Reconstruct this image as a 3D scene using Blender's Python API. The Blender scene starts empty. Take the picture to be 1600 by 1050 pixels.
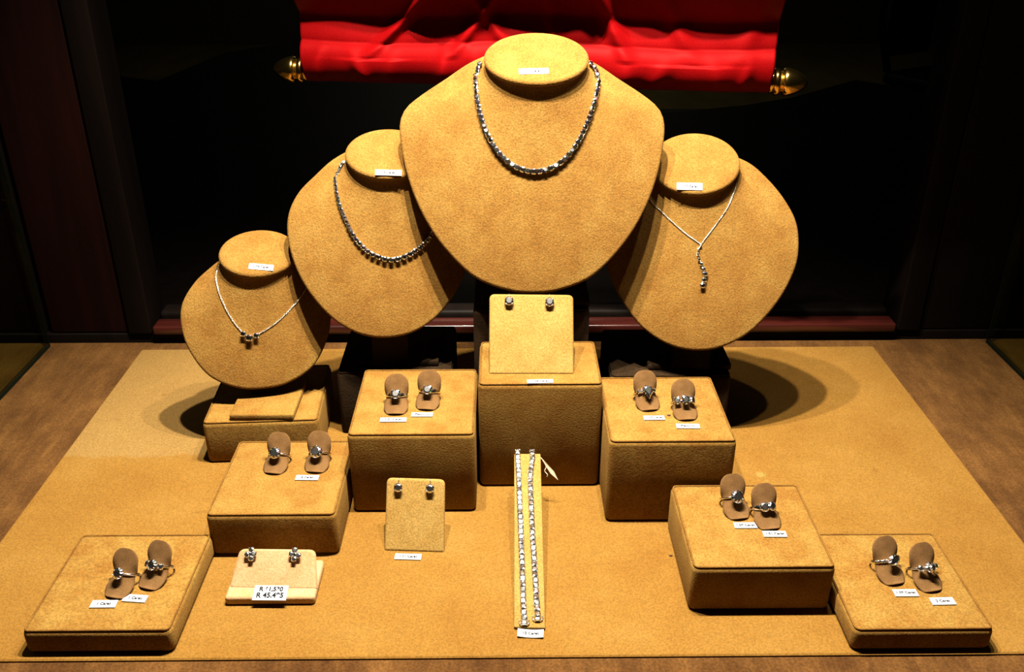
import bpy, bmesh, math, random
from mathutils import Vector, Matrix
from mathutils.bvhtree import BVHTree
random.seed(7)
sc = bpy.context.scene
# ================= camera =================
F_PX, W_PX = 1450.0, 1600.0
cam_d = bpy.data.cameras.new('camera'); cam = bpy.data.objects.new('camera', cam_d); sc.collection.objects.link(cam)
cam_d.sensor_width = 36.0; cam_d.lens = 36.0*F_PX/W_PX; cam_d.clip_start = .01; cam_d.clip_end = 50
PITCH = math.radians(27.0373); YAW = math.radians(.5631)
cam.location = (0, 0, .62); cam.rotation_euler = (math.radians(90)-PITCH, 0, -YAW)
sc.camera = cam
# ================= world, exposure =================
w = bpy.data.worlds.new('world'); sc.world = w; w.use_nodes = True
w.node_tree.nodes['Background'].inputs[0].default_value = (1.0, .85, .65, 1)
w.node_tree.nodes['Background'].inputs[1].default_value = .002
sc.view_settings.view_transform = 'Standard'; sc.view_settings.look = 'None'
sc.view_settings.exposure = 0.0; sc.view_settings.gamma = 1.0; sc.view_settings.use_curve_mapping = False
# ================= the showcase's ceiling spotlights =================
def spot(x, y, z, tx, ty, power, size=70, blend=.6, rad=.012, col=(1, .89, .70)):
    d = bpy.data.lights.new('ceiling_spot', 'SPOT'); d.energy = power; d.spot_size = math.radians(size); d.spot_blend = blend
    d.shadow_soft_size = rad; d.color = col
    o = bpy.data.objects.new('ceiling_spot', d); sc.collection.objects.link(o); o.location = (x, y, z)
    o.rotation_euler = (Vector((tx, ty, .05))-Vector((x, y, z))).to_track_quat('-Z', 'Y').to_euler()
spot(-.15, .79, 1.15, -.14, .80, 98, 98)
spot(.01, .80, 1.15, .00, .74, 160, 76)
spot(.15, .79, 1.15, .07, .76, 62, 74)
spot(.33, .84, 1.15, .22, .92, 12, 84)
# dim shop lamp far behind the showcase
d = bpy.data.lights.new('shop_lamp', 'AREA'); d.energy = 8; d.size = 1.5; d.color = (1, .9, .65)
o = bpy.data.objects.new('shop_lamp', d); sc.collection.objects.link(o); o.location = (0, 6.5, 1.9)

# ---- bust surface: rings from under the neck cap out to the chest outline (pure maths) ----

TILT = math.radians(28)                      # chest plate leans back from the vertical
PN = (0.0, -math.cos(TILT), math.sin(TILT))  # plate normal
PV = (0.0, math.sin(TILT), math.cos(TILT))   # up along the plate
def vadd(a, b, k=1.0): return (a[0]+b[0]*k, a[1]+b[1]*k, a[2]+b[2]*k)
def vlerp(a, b, t): return tuple(a[i]+(b[i]-a[i])*t for i in range(3))
def catmull(pts, n):
    out = []
    m = len(pts)
    for i in range(m-1):
        p0 = pts[max(i-1, 0)]; p1 = pts[i]; p2 = pts[i+1]; p3 = pts[min(i+2, m-1)]
        for j in range(n):
            t = j/n
            out.append(tuple(0.5*((2*p1[k])+(-p0[k]+p2[k])*t+(2*p0[k]-5*p1[k]+4*p2[k]-p3[k])*t*t+(-p0[k]+3*p1[k]-3*p2[k]+p3[k])*t**3) for k in range(len(p1))))
    out.append(tuple(pts[-1]))
    return out
def half_outline(half):
    """half = [(width, height)] from the bottom centre up to the top centre -> dense closed polygon"""
    ext = [(-half[1][0], half[1][1])] + half + [(-half[-2][0], half[-2][1])]
    d = catmull(ext, 8)[8:-8]
    right = d
    left = [(-x, y) for x, y in reversed(d)][1:-1]
    return right + left
def outline_at(poly, vc, th):
    c, s = math.cos(th), math.sin(th)
    best = None
    n = len(poly)
    for i in range(n):
        ax, ay = poly[i][0], poly[i][1]-vc
        bx, by = poly[(i+1) % n][0]-ax, poly[(i+1) % n][1]-vc-ay
        den = c*by - s*bx
        if abs(den) < 1e-12: continue
        r = (ax*by - ay*bx)/den
        k = (ax*s - ay*c)/den
        if r > 0 and -1e-6 <= k <= 1+1e-6 and (best is None or r > best): best = r
    return (best*c, best*s+vc)
def bust_grid(half, vc, cap_c, cap_a, cap_b, cap_el, k1, k2, na=112, nr=26):
    """local metres; plate bottom at the origin. returns rings (list of lists), inner first"""
    poly = half_outline(half)
    cn = (0.0, -math.cos(cap_el), math.sin(cap_el)); cv = (0.0, math.sin(cap_el), math.cos(cap_el))
    rings = [[] for _ in range(nr+1)]
    for i in range(na):
        th = 2*math.pi*i/na
        u, v = outline_at(poly, vc, th)
        P1 = vadd((u, 0, 0), PV, v)
        e = (math.cos(th)*cap_a*.93, math.sin(th)*cap_b*.93)
        P0 = vadd(vadd(vadd(cap_c, cn, -.002), (1, 0, 0), e[0]), cv, e[1])
        L = math.sqrt(u*u+(v-vc)**2)
        rd = (u/L, (v-vc)/L)
        dn = .5-.5*math.sin(th)
        kk = k1*(.12+.88*dn**1.6)
        H0 = vadd(P0, cn, -kk)
        H1 = vadd(vadd(vadd(P1, (1, 0, 0), -rd[0]*k2), PV, -rd[1]*k2), PN, .25*k2)
        for j in range(nr+1):
            t = j/nr
            a = (1-t)**3; b = 3*t*(1-t)**2; c = 3*t*t*(1-t); d = t**3
            rings[j].append(tuple(a*P0[k]+b*H0[k]+c*H1[k]+d*P1[k] for k in range(3)))
    return rings
PL = {'b2': {'base': (-0.1304, 0.945, 0.1368),
        'cap_a': 0.0476,
        'cap_b': 0.0359,
        'cap_c': (0.0131, 0.08, 0.1888),
        'cap_el': 0.9774,
        'half': [(0.0, 0.0033), (0.03, 0.0086), (0.0583, 0.0266), (0.0817, 0.0563), (0.0962, 0.0888), (0.1019, 0.1212), (0.0988, 0.1477),
                 (0.0861, 0.1703), (0.0656, 0.1889), (0.0471, 0.2037), (0.0258, 0.2136), (0.0, 0.2159)],
        'k1': 0.016,
        'k2': 0.035,
        'vc': 0.1413,
        'yaw': 9},
 'b3': {'base': (0.2184, 0.945, 0.1184),
        'cap_a': 0.0503,
        'cap_b': 0.0413,
        'cap_c': (-0.0128, 0.0829, 0.1942),
        'cap_el': 0.8727,
        'half': [(0.0, 0.0033), (0.0296, 0.0086), (0.0606, 0.0276), (0.0856, 0.0583), (0.1009, 0.0889), (0.1075, 0.1174), (0.1035, 0.1517),
                 (0.087, 0.18), (0.0649, 0.2035), (0.0466, 0.2173), (0.0255, 0.2244), (0.0, 0.2257)],
        'k1': 0.016,
        'k2': 0.035,
        'vc': 0.1462,
        'yaw': -9},
 'b4': {'base': (-0.2799, 0.935, 0.0758),
        'cap_a': 0.0442,
        'cap_b': 0.0331,
        'cap_c': (0.0099, 0.0599, 0.1424),
        'cap_el': 1.0123,
        'half': [(0.0, 0.0034), (0.0277, 0.0069), (0.0566, 0.0231), (0.0751, 0.053), (0.0812, 0.0807), (0.078, 0.1052), (0.0636, 0.1265),
                 (0.0471, 0.1404), (0.0275, 0.1522), (0.0, 0.1546)],
        'k1': 0.013,
        'k2': 0.025,
        'vc': 0.1035,
        'yaw': 11},
 'big': {'base': (0.0324, 0.93, 0.1989),
         'cap_a': 0.0566,
         'cap_b': 0.0409,
         'cap_c': (0.0039, 0.0956, 0.2309),
         'cap_el': 1.0472,
         'half': [(0.0, 0.0032), (0.027, 0.006), (0.0609, 0.0191), (0.0881, 0.0439), (0.1095, 0.0723), (0.1262, 0.1052), (0.1371, 0.1397),
                  (0.1424, 0.1714), (0.1422, 0.1902), (0.1355, 0.2043), (0.1196, 0.2175), (0.0934, 0.2344), (0.0646, 0.253), (0.0339, 0.2643),
                  (0.0, 0.2675)],
         'k1': 0.022,
         'k2': 0.05,
         'vc': 0.1851,
         'yaw': 0},
 'blocks': {'A': (-0.4205, -0.2905, 0.6035, 0.7355, 0.026),
            'B': (-0.294, -0.166, 0.7325, 0.865, 0.05),
            'C': (-0.1618, -0.0304, 0.801, 0.94, 0.098),
            'D': (0.1059, 0.2353, 0.782, 0.915, 0.1005),
            'E': (0.17, 0.301, 0.65, 0.777, 0.0515),
            'F': (0.304, 0.428, 0.5998, 0.732, 0.0245),
            'P': (-0.0348, 0.0977, 0.948, 1.073, 0.1686),
            'S2': (-0.1978, -0.0615, 0.955, 1.08, 0.0842),
            'S3': (0.1268, 0.2702, 0.955, 1.08, 0.0781),
            'Z': (-0.0275, 0.1045, 0.8455, 0.945, 0.131)},
 'brace': {'left': [(0.0173, 0.6347, 0.0064), (0.0168, 0.652, 0.0117), (0.0166, 0.6777, 0.0195), (0.0162, 0.7046, 0.0277), (0.0158, 0.7328, 0.0363),
                    (0.0153, 0.7623, 0.0453), (0.0148, 0.7933, 0.0547), (0.0141, 0.8142, 0.0611)],
           'right': [(0.0296, 0.6383, 0.0075), (0.0292, 0.6519, 0.0116), (0.0288, 0.6711, 0.0175), (0.0282, 0.6909, 0.0235), (0.0274, 0.7184, 0.0319),
                     (0.0269, 0.7473, 0.0407), (0.0267, 0.7775, 0.0499), (0.0272, 0.7972, 0.0559), (0.0296, 0.8141, 0.061)]},
 'captag': {'b2': (-0.1269, 0.998, 0.3144), 'b3': (0.2089, 1.0009, 0.2966), 'b4': (-0.2746, 0.9744, 0.212), 'big': (0.0329, 1.0015, 0.4234)},
 'clips': {'A1': ('A', (-0.3552, 0.6428, 0.0305), -14),
           'A2': ('A', (-0.3292, 0.6542, 0.0305), -18),
           'B1': ('B', (-0.2429, 0.7995, 0.0545), -9),
           'B2': ('B', (-0.1993, 0.8013, 0.0545), -6),
           'C1': ('C', (-0.1155, 0.8381, 0.1025), 0),
           'C2': ('C', (-0.0837, 0.8469, 0.1025), -6),
           'D1': ('D', (0.1553, 0.8391, 0.105), 8),
           'D2': ('D', (0.1912, 0.8197, 0.105), 4),
           'E1': ('E', (0.2287, 0.7176, 0.056), 9),
           'E2': ('E', (0.2549, 0.7018, 0.056), 8),
           'F1': ('F', (0.3621, 0.655, 0.029), 12),
           'F2': ('F', (0.393, 0.6454, 0.029), 12)},
 'neck': {'b2': [(-0.1799, 1.0325, 0.3172), (-0.1861, 1.0264, 0.31), (-0.1866, 1.0087, 0.2962), (-0.1821, 0.9971, 0.2775), (-0.175, 0.9891, 0.2614),
                 (-0.166, 0.982, 0.2449), (-0.1548, 0.9776, 0.2328), (-0.1421, 0.9758, 0.2249), (-0.128, 0.9762, 0.2208), (-0.1137, 0.9795, 0.2225),
                 (-0.1009, 0.9848, 0.2281), (-0.0894, 0.9914, 0.2356), (-0.0836, 0.9963, 0.2423), (-0.0792, 1.004, 0.2557), (-0.0756, 1.0129, 0.2702),
                 (-0.0742, 1.0222, 0.2839), (-0.0762, 1.036, 0.2947)],
          'b3': [(0.2657, 1.016, 0.2984), (0.2609, 1.0082, 0.2866), (0.2536, 1.0006, 0.271), (0.243, 0.9947, 0.2563), (0.2332, 0.9905, 0.2433),
                 (0.2249, 0.9873, 0.2321), (0.2069, 0.9943, 0.2435), (0.1891, 1.0038, 0.2571), (0.1786, 1.0114, 0.266), (0.1704, 1.0188, 0.2727),
                 (0.1652, 1.0286, 0.2825)],
          'b4': [(-0.3259, 0.9886, 0.2086), (-0.3291, 0.982, 0.1987), (-0.3255, 0.9713, 0.1834), (-0.3183, 0.9631, 0.1671), (-0.3087, 0.9568, 0.1506),
                 (-0.2985, 0.9534, 0.1383), (-0.292, 0.9527, 0.1336), (-0.2845, 0.9546, 0.1355), (-0.2637, 0.9628, 0.1465), (-0.246, 0.9739, 0.1608),
                 (-0.2345, 0.9856, 0.1725), (-0.2302, 1.0, 0.1824)],
          'big': [(-0.0236, 1.0479, 0.4227), (-0.0271, 1.0425, 0.4162), (-0.0281, 1.0224, 0.4085), (-0.0274, 1.0145, 0.3979),
                  (-0.0247, 1.005, 0.3829), (-0.0199, 0.9965, 0.3676), (-0.0117, 0.9878, 0.351), (-0.0, 0.9804, 0.3369), (0.0144, 0.9755, 0.327),
                  (0.0331, 0.9733, 0.3226), (0.0525, 0.9751, 0.3263), (0.0677, 0.9799, 0.3361), (0.0809, 0.9881, 0.3521), (0.0908, 0.998, 0.3704),
                  (0.0979, 1.0092, 0.3885), (0.1026, 1.0219, 0.405), (0.1033, 1.0399, 0.4109), (0.1007, 1.0452, 0.4175), (0.0965, 1.0482, 0.4217)],
          'pend': [(0.2249, 0.9868, 0.2308), (0.2221, 0.9856, 0.2266), (0.2219, 0.9838, 0.2218), (0.2231, 0.9816, 0.2164), (0.2256, 0.9794, 0.2118),
                   (0.2282, 0.977, 0.2065), (0.2301, 0.9747, 0.2011), (0.2289, 0.9724, 0.1949), (0.2275, 0.9701, 0.1888)]},
 'tags': {'A1': (-0.3603, 0.6364, 0.0272),
          'A2': (-0.3347, 0.6433, 0.0272),
          'B2': (-0.2049, 0.7935, 0.0512),
          'C1': (-0.1165, 0.8288, 0.0992),
          'C2': (-0.087, 0.8387, 0.0992),
          'D1': (0.157, 0.8259, 0.1017),
          'D2': (0.1897, 0.8095, 0.1017),
          'E1': (0.2312, 0.7095, 0.0527),
          'E2': (0.2561, 0.6964, 0.0527),
          'F1': (0.366, 0.6451, 0.0257),
          'F2': (0.3954, 0.6341, 0.0257),
          'Z': (0.0381, 0.8507, 0.1322),
          'fl1': (-0.0969, 0.728, 0.0012),
          'fl2': (0.0228, 0.6226, 0.0012)}}
# ================= helpers =================
COL = bpy.context.scene.collection
def new_obj(name, bm, mat, parent=None, loc=(0, 0, 0), smooth=True):
    me = bpy.data.meshes.new(name)
    bm.normal_update()
    bm.to_mesh(me); bm.free()
    if smooth:
        for p in me.polygons: p.use_smooth = True
    o = bpy.data.objects.new(name, me)
    if mat: me.materials.append(mat)
    COL.objects.link(o)
    o.location = loc
    if parent: o.parent = parent
    return o
def empty(name, loc=(0, 0, 0), rz=0.0):
    o = bpy.data.objects.new(name, None); COL.objects.link(o)
    o.location = loc; o.rotation_euler = (0, 0, rz); o.empty_display_size = .02
    return o
def tag(o, label, cat, group=None):
    o['label'] = label; o['category'] = cat
    if group: o['group'] = group
    return o
def structure(o): o['kind'] = 'structure'; return o
def flat_by_angle(o, ang=35):
    me = o.data
    me.set_sharp_from_angle(angle=math.radians(ang))
    return o
def box(bm, x0, x1, y0, y1, z0, z1, bev=0.0, seg=3, M=None):
    vs = [bm.verts.new(v) for v in ((x0,y0,z0),(x1,y0,z0),(x1,y1,z0),(x0,y1,z0),(x0,y0,z1),(x1,y0,z1),(x1,y1,z1),(x0,y1,z1))]
    fs = [bm.faces.new([vs[i] for i in q]) for q in ((3,2,1,0),(4,5,6,7),(0,1,5,4),(1,2,6,5),(2,3,7,6),(3,0,4,7))]
    if bev > 0:
        es = list({e for f in fs for e in f.edges})
        r = bmesh.ops.bevel(bm, geom=es, offset=bev, segments=seg, profile=.5, affect='EDGES')
    if M is not None:
        if bev > 0:
            vv = list({v for f in r['faces'] for v in f.verts} | {v for v in vs if v.is_valid})
        else: vv = vs
        bmesh.ops.transform(bm, matrix=M, verts=vv)
def hexa(bm, p, bev=0.0, seg=3):
    """p: eight corners, bottom four then top four, counter-clockwise"""
    vs = [bm.verts.new(v) for v in p]
    fs = [bm.faces.new([vs[i] for i in q]) for q in ((3,2,1,0),(4,5,6,7),(0,1,5,4),(1,2,6,5),(2,3,7,6),(3,0,4,7))]
    if bev > 0:
        bmesh.ops.bevel(bm, geom=list({e for f in fs for e in f.edges}), offset=bev, segments=seg, profile=.5, affect='EDGES')
def tube(bm, pts, r, seg=8, closed=False, caps=True):
    pts = [Vector(p) for p in pts]
    n = len(pts); rings = []
    rr = r if isinstance(r, (list, tuple)) else [r]*n
    up = None
    for i, p in enumerate(pts):
        if closed: t = (pts[(i+1) % n]-pts[i-1])
        else: t = pts[min(i+1, n-1)]-pts[max(i-1, 0)]
        t.normalize()
        if up is None:
            up = t.orthogonal().normalized()
        up = (up - t*up.dot(t)).normalized()
        b = t.cross(up)
        rings.append([bm.verts.new(p+(up*math.cos(2*math.pi*k/seg)+b*math.sin(2*math.pi*k/seg))*rr[i]) for k in range(seg)])
    m = n if closed else n-1
    for i in range(m):
        A = rings[i]; B = rings[(i+1) % n]
        for k in range(seg):
            bm.faces.new((A[k], A[(k+1) % seg], B[(k+1) % seg], B[k]))
    if caps and not closed:
        bm.faces.new(list(reversed(rings[0]))); bm.faces.new(rings[-1])
def ball(bm, c, r, u=8, v=6):
    M = Matrix.Translation(c)
    bmesh.ops.create_uvsphere(bm, u_segments=u, v_segments=v, radius=r, matrix=M)
def basis(n, x=None):
    n = Vector(n).normalized()
    if x is None: x = Vector((1, 0, 0)) if abs(n.x) < .9 else Vector((0, 1, 0))
    x = Vector(x); x = (x-n*x.dot(n)).normalized()
    y = n.cross(x)
    return x, y, n
def lathe(bm, prof, seg, c, axis, x=None):
    """prof: [(radius, along axis)]"""
    X, Y, N = basis(axis, x); c = Vector(c)
    rings = []
    for r, h in prof:
        if r < 1e-7: rings.append([bm.verts.new(c+N*h)])
        else: rings.append([bm.verts.new(c+N*h+(X*math.cos(2*math.pi*k/seg)+Y*math.sin(2*math.pi*k/seg))*r) for k in range(seg)])
    for A, B in zip(rings, rings[1:]):
        for k in range(seg):
            a, b = A[k % len(A)], A[(k+1) % len(A)]; d, e = B[k % len(B)], B[(k+1) % len(B)]
            q = []
            for v in (a, b, e, d):
                if v not in q: q.append(v)
            if len(q) > 2: bm.faces.new(q)
# ---- cut stones ----
def stone(bm, c, n, r, x=None, shape='round', seg=8, sx=1.0, sy=1.0, depth=.8):
    """faceted gem: table, crown, girdle, pavilion; n = table direction"""
    X, Y, N = basis(n, x); c = Vector(c)
    def out(a):
        if shape == 'square':
            k = 1/max(abs(math.cos(a)), abs(math.sin(a))); k = min(k, 1.30)
            return math.cos(a)*k*.9, math.sin(a)*k*.9
        if shape == 'pear':
            s = math.sin(a); w = 1.0
            y = s*1.0 if s > 0 else s*1.7
            w = 1.0 if s > 0 else (1+s)*.75+.25*(1-abs(s))
            return math.cos(a)*w, y
        if shape == 'marquise':
            return math.copysign(abs(math.cos(a))**1.0, math.cos(a))*1.45, math.sin(a)*.72*(1-.25*abs(math.cos(a)))
        return math.cos(a), math.sin(a)
    def ring(rad, h, off=0.0, n_=seg):
        v = []
        for k in range(n_):
            a = 2*math.pi*(k+off)/n_
            u, w = out(a)
            v.append(bm.verts.new(c+X*(u*rad*sx)+Y*(w*rad*sy)+N*h))
        return v
    T = ring(r*.55, r*.34, .5); K = ring(r*.80, r*.22, 0.0); G = ring(r, 0, .5); G2 = ring(r, -r*.06, .5)
    P = ring(r*.45, -r*depth*.58, 0.0); B = bm.verts.new(c-N*r*depth)
    m = seg
    bm.faces.new(T)
    for k in range(m):
        k1 = (k+1) % m
        bm.faces.new((T[k], K[k1], T[k1]))
        bm.faces.new((T[k], K[k], K[k1])) if False else None
        bm.faces.new((T[k-1], K[k], T[k])) if False else None
        bm.faces.new((K[k1], T[k], G[k]))
        bm.faces.new((K[k], G[k], T[k])) if k >= 0 else None
        bm.faces.new((G[k], G2[k], G2[k1], G[k1]))
        bm.faces.new((K[k1], G[k], G[k1]))
        bm.faces.new((G2[k], P[k1], G2[k1]))
        bm.faces.new((P[k], P[k1], G2[k]))
        bm.faces.new((P[k1], P[k], B))
def prongs(bm, c, n, r, x=None, count=4, off=.5, rad=.00035, h0=-.8, h1=.22, flare=.65):
    X, Y, N = basis(n, x); c = Vector(c)
    for k in range(count):
        a = 2*math.pi*(k+off)/count
        d = X*math.cos(a)+Y*math.sin(a)
        tube(bm, [c+N*(r*h0)+d*r*flare*.6, c+N*(-r*.1)+d*r*1.02, c+N*(r*h1)+d*r*.98], [rad, rad, rad*.9], 6)
        ball(bm, c+N*(r*h1)+d*r*.93, rad*1.25, 6, 5)
def smooth_path(pts, n):
    d = [Vector(p) for p in catmull([tuple(p) for p in pts], 12)]
    L = [0.0]
    for a, b in zip(d, d[1:]): L.append(L[-1]+(b-a).length)
    tot = L[-1]; out = []; j = 0
    for i in range(n):
        s = tot*i/(n-1)
        while j < len(L)-2 and L[j+1] < s: j += 1
        t = (s-L[j])/max(L[j+1]-L[j], 1e-9)
        out.append(d[j].lerp(d[j+1], min(max(t, 0), 1)))
    return out, tot
# ================= materials =================
def srgb(r, g, b):
    f = lambda c: (c/255/12.92) if c/255 <= .04045 else ((c/255+.055)/1.055)**2.4
    return (f(r), f(g), f(b), 1)
def mat_base(name):
    m = bpy.data.materials.new(name); m.use_nodes = True
    nt = m.node_tree; b = nt.nodes['Principled BSDF']
    return m, nt, b
def noise(nt, vec, scale, detail=3, rough=.55):
    n = nt.nodes.new('ShaderNodeTexNoise'); n.inputs['Scale'].default_value = scale
    n.inputs['Detail'].default_value = detail; n.inputs['Roughness'].default_value = rough
    nt.links.new(vec, n.inputs['Vector']); return n.outputs['Fac']
def ramp(nt, fac, stops):
    r = nt.nodes.new('ShaderNodeValToRGB')
    while len(r.color_ramp.elements) < len(stops): r.color_ramp.elements.new(.5)
    for e, (p, c) in zip(r.color_ramp.elements, stops): e.position = p; e.color = c
    nt.links.new(fac, r.inputs['Fac']); return r.outputs['Color']
def mixc(nt, fac, a, b, mode='MIX'):
    m = nt.nodes.new('ShaderNodeMix'); m.data_type = 'RGBA'; m.blend_type = mode
    if isinstance(fac, (int, float)): m.inputs[0].default_value = fac
    else: nt.links.new(fac, m.inputs[0])
    for s, v in ((6, a), (7, b)):
        if isinstance(v, tuple): m.inputs[s].default_value = v
        else: nt.links.new(v, m.inputs[s])
    return m.outputs[2]
def math_(nt, op, a, b=0.0, clamp=False):
    m = nt.nodes.new('ShaderNodeMath'); m.operation = op; m.use_clamp = clamp
    for i, v in enumerate((a, b)):
        if isinstance(v, (int, float)): m.inputs[i].default_value = v
        else: nt.links.new(v, m.inputs[i])
    return m.outputs[0]
def coords(nt, kind='Object', scale=(1, 1, 1)):
    t = nt.nodes.new('ShaderNodeTexCoord'); mp = nt.nodes.new('ShaderNodeMapping')
    mp.inputs['Scale'].default_value = scale
    nt.links.new(t.outputs[kind], mp.inputs['Vector']); return mp.outputs['Vector']
def dim(c, k): return (c[0]*k, c[1]*k, c[2]*k, 1)
def suede(name, light, mid, dark, grain=520, patch=22, grain_amt=.5, bump=.5, stretch=(1, 1, 1), dist=.0006, k=.235):
    light, mid, dark = dim(light, k), dim(mid, k), dim(dark, k)
    m, nt, b = mat_base(name)
    v = coords(nt, scale=stretch)
    big = noise(nt, v, patch, 4, .6)
    base = ramp(nt, big, [(.34, dark), (.5, mid), (.66, light)])
    g = noise(nt, v, grain, 2, .6)
    gr = ramp(nt, g, [(.32, (1-grain_amt, 1-grain_amt, 1-grain_amt*1.1, 1)), (.68, (1+grain_amt*.4,)*3+(1,))])
    c = mixc(nt, 1.0, base, gr, 'MULTIPLY')
    nt.links.new(c, b.inputs['Base Color'])
    b.inputs['Roughness'].default_value = .95
    b.inputs['Specular IOR Level'].default_value = .15
    b.inputs['Sheen Weight'].default_value = .25
    b.inputs['Sheen Roughness'].default_value = .5
    b.inputs['Sheen Tint'].default_value = light
    bp = nt.nodes.new('ShaderNodeBump'); bp.inputs['Strength'].default_value = bump; bp.inputs['Distance'].default_value = dist
    nt.links.new(g, bp.inputs['Height']); nt.links.new(bp.outputs['Normal'], b.inputs['Normal'])
    return m
M_BUST = suede('bust_suede', srgb(226,172,84), srgb(216,158,72), srgb(204,144,62), 560, 30, .36, 1.0)
M_BLOCK = suede('block_suede', srgb(234,182,90), srgb(224,168,78), srgb(210,148,62), 520, 34, .35, .5)
M_CARD = suede('card_suede', srgb(240,196,112), srgb(236,190,104), srgb(228,178,92), 620, 30, .35, .5, k=.30)
M_PINK = suede('pink_suede', srgb(250,206,158), srgb(246,196,146), srgb(238,182,130), 600, 30, .25, .4, k=.42)
M_CLIP = suede('clip_flock', srgb(176,132,82), srgb(166,122,74), srgb(152,110,64), 900, 60, .2, .25, k=.30)
M_PIPE = suede('seam_suede', srgb(206,150,68), srgb(196,140,60), srgb(176,118,46), 700, 60, .4, .3)
def make_mat_material():
    m, nt, b = mat_base('mat_suede')
    v = coords(nt)
    sep = nt.nodes.new('ShaderNodeSeparateXYZ'); nt.links.new(v, sep.inputs[0])
    X, Y = sep.outputs[0], sep.outputs[1]
    n1 = noise(nt, v, 9, 5, .65); n2 = noise(nt, v, 30, 4, .6)
    base = ramp(nt, n1, [(.3, srgb(206,146,62)), (.5, srgb(218,160,72)), (.7, srgb(228,172,84))])
    # nap brushed the other way beyond y = .91 on the left third of the mat
    yy = math_(nt, 'ADD', Y, math_(nt, 'MULTIPLY', n2, .03))
    far = math_(nt, 'MULTIPLY', math_(nt, 'MULTIPLY', math_(nt, 'SUBTRACT', yy, .922), 160, True), 1.0, True)
    left = math_(nt, 'MULTIPLY', math_(nt, 'SUBTRACT', -.27, X), 60, True)
    base = mixc(nt, math_(nt, 'MULTIPLY', math_(nt, 'MULTIPLY', far, left), .6), base, srgb(232,190,118))
    # brush marks and smudges with shapes of their own
    sm = nt.nodes.new('ShaderNodeMapping'); sm.inputs['Scale'].default_value = (26, 60, 1); sm.inputs['Rotation'].default_value = (0, 0, .5)
    nt.links.new(v, sm.inputs['Vector'])
    s1 = noise(nt, sm.outputs[0], 1, 3, .7)
    sp = noise(nt, v, 5, 2, .5)
    smf = math_(nt, 'MULTIPLY', math_(nt, 'MULTIPLY', math_(nt, 'SUBTRACT', s1, .62), 9, True), math_(nt, 'MULTIPLY', math_(nt, 'SUBTRACT', sp, .5), 8, True))
    base = mixc(nt, math_(nt, 'MULTIPLY', smf, .45), base, srgb(150,98,40))
    # small marks: two pale rubbed spots, one white fleck
    def spot(x, y, r, soft):
        d = nt.nodes.new('ShaderNodeVectorMath'); d.operation = 'DISTANCE'
        nt.links.new(v, d.inputs[0]); d.inputs[1].default_value = (x, y, 0)
        return math_(nt, 'MULTIPLY', math_(nt, 'SUBTRACT', r, d.outputs['Value']), 1/soft, True)
    pale = math_(nt, 'MAXIMUM', spot(.2915, .8655, .0075, .003), spot(.2950, .8535, .0045, .002))
    base = mixc(nt, math_(nt, 'MULTIPLY', pale, .55), base, srgb(236,214,120))
    base = mixc(nt, spot(-.151, .6923, .0032, .002), base, srgb(252,236,180))
    for (x, y, r) in ((.424, .872, .006), (.43, .86, .004), (-.444, 1.05, .006)):
        base = mixc(nt, math_(nt, 'MULTIPLY', spot(x, y, r, .004), .5), base, srgb(160,104,44))
    g = noise(nt, v, 560, 2, .6)
    gr = ramp(nt, g, [(.32, (.72,.72,.7,1)), (.68, (1.12,1.12,1.12,1))])
    c = mixc(nt, 1.0, mixc(nt, 1.0, base, gr, 'MULTIPLY'), (.235, .235, .235, 1), 'MULTIPLY')
    nt.links.new(c, b.inputs['Base Color'])
    b.inputs['Roughness'].default_value = .95; b.inputs['Specular IOR Level'].default_value = .1
    b.inputs['Sheen Weight'].default_value = .2; b.inputs['Sheen Tint'].default_value = srgb(230,170,80)
    bp = nt.nodes.new('ShaderNodeBump'); bp.inputs['Strength'].default_value = .35; bp.inputs['Distance'].default_value = .0006
    nt.links.new(g, bp.inputs['Height']); nt.links.new(bp.outputs['Normal'], b.inputs['Normal'])
    return m
M_MAT = make_mat_material()
def make_carpet():
    m, nt, b = mat_base('velvet_carpet')
    v = coords(nt, scale=(60, 12, 20)); v2 = coords(nt)
    st = noise(nt, v, 1.0, 6, .7); fi = noise(nt, v2, 420, 2, .6); cl = noise(nt, v2, 14, 4, .6)
    base = ramp(nt, st, [(.3, srgb(92,56,26)), (.5, srgb(136,88,42)), (.7, srgb(184,128,66))])
    base = mixc(nt, .5, base, ramp(nt, cl, [(.35, srgb(96,60,28)), (.65, srgb(176,124,66))]))
    gr = ramp(nt, fi, [(.3, (.62,.62,.62,1)), (.7, (1.2,1.2,1.2,1))])
    nt.links.new(mixc(nt, 1.0, mixc(nt, 1.0, base, gr, 'MULTIPLY'), (.235, .235, .235, 1), 'MULTIPLY'), b.inputs['Base Color'])
    b.inputs['Roughness'].default_value = 1; b.inputs['Specular IOR Level'].default_value = .1
    b.inputs['Sheen Weight'].default_value = .3; b.inputs['Sheen Tint'].default_value = srgb(220,160,90)
    bp = nt.nodes.new('ShaderNodeBump'); bp.inputs['Strength'].default_value = .6; bp.inputs['Distance'].default_value = .001
    nt.links.new(fi, bp.inputs['Height']); nt.links.new(bp.outputs['Normal'], b.inputs['Normal'])
    return m
M_CARPET = make_carpet()
def plain(name, col, rough=.5, metal=0.0, spec=.5, **kw):
    m, nt, b = mat_base(name)
    b.inputs['Base Color'].default_value = col; b.inputs['Roughness'].default_value = rough
    b.inputs['Metallic'].default_value = metal; b.inputs['Specular IOR Level'].default_value = spec
    for k, v in kw.items(): b.inputs[k.replace('_', ' ')].default_value = v
    return m
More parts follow.
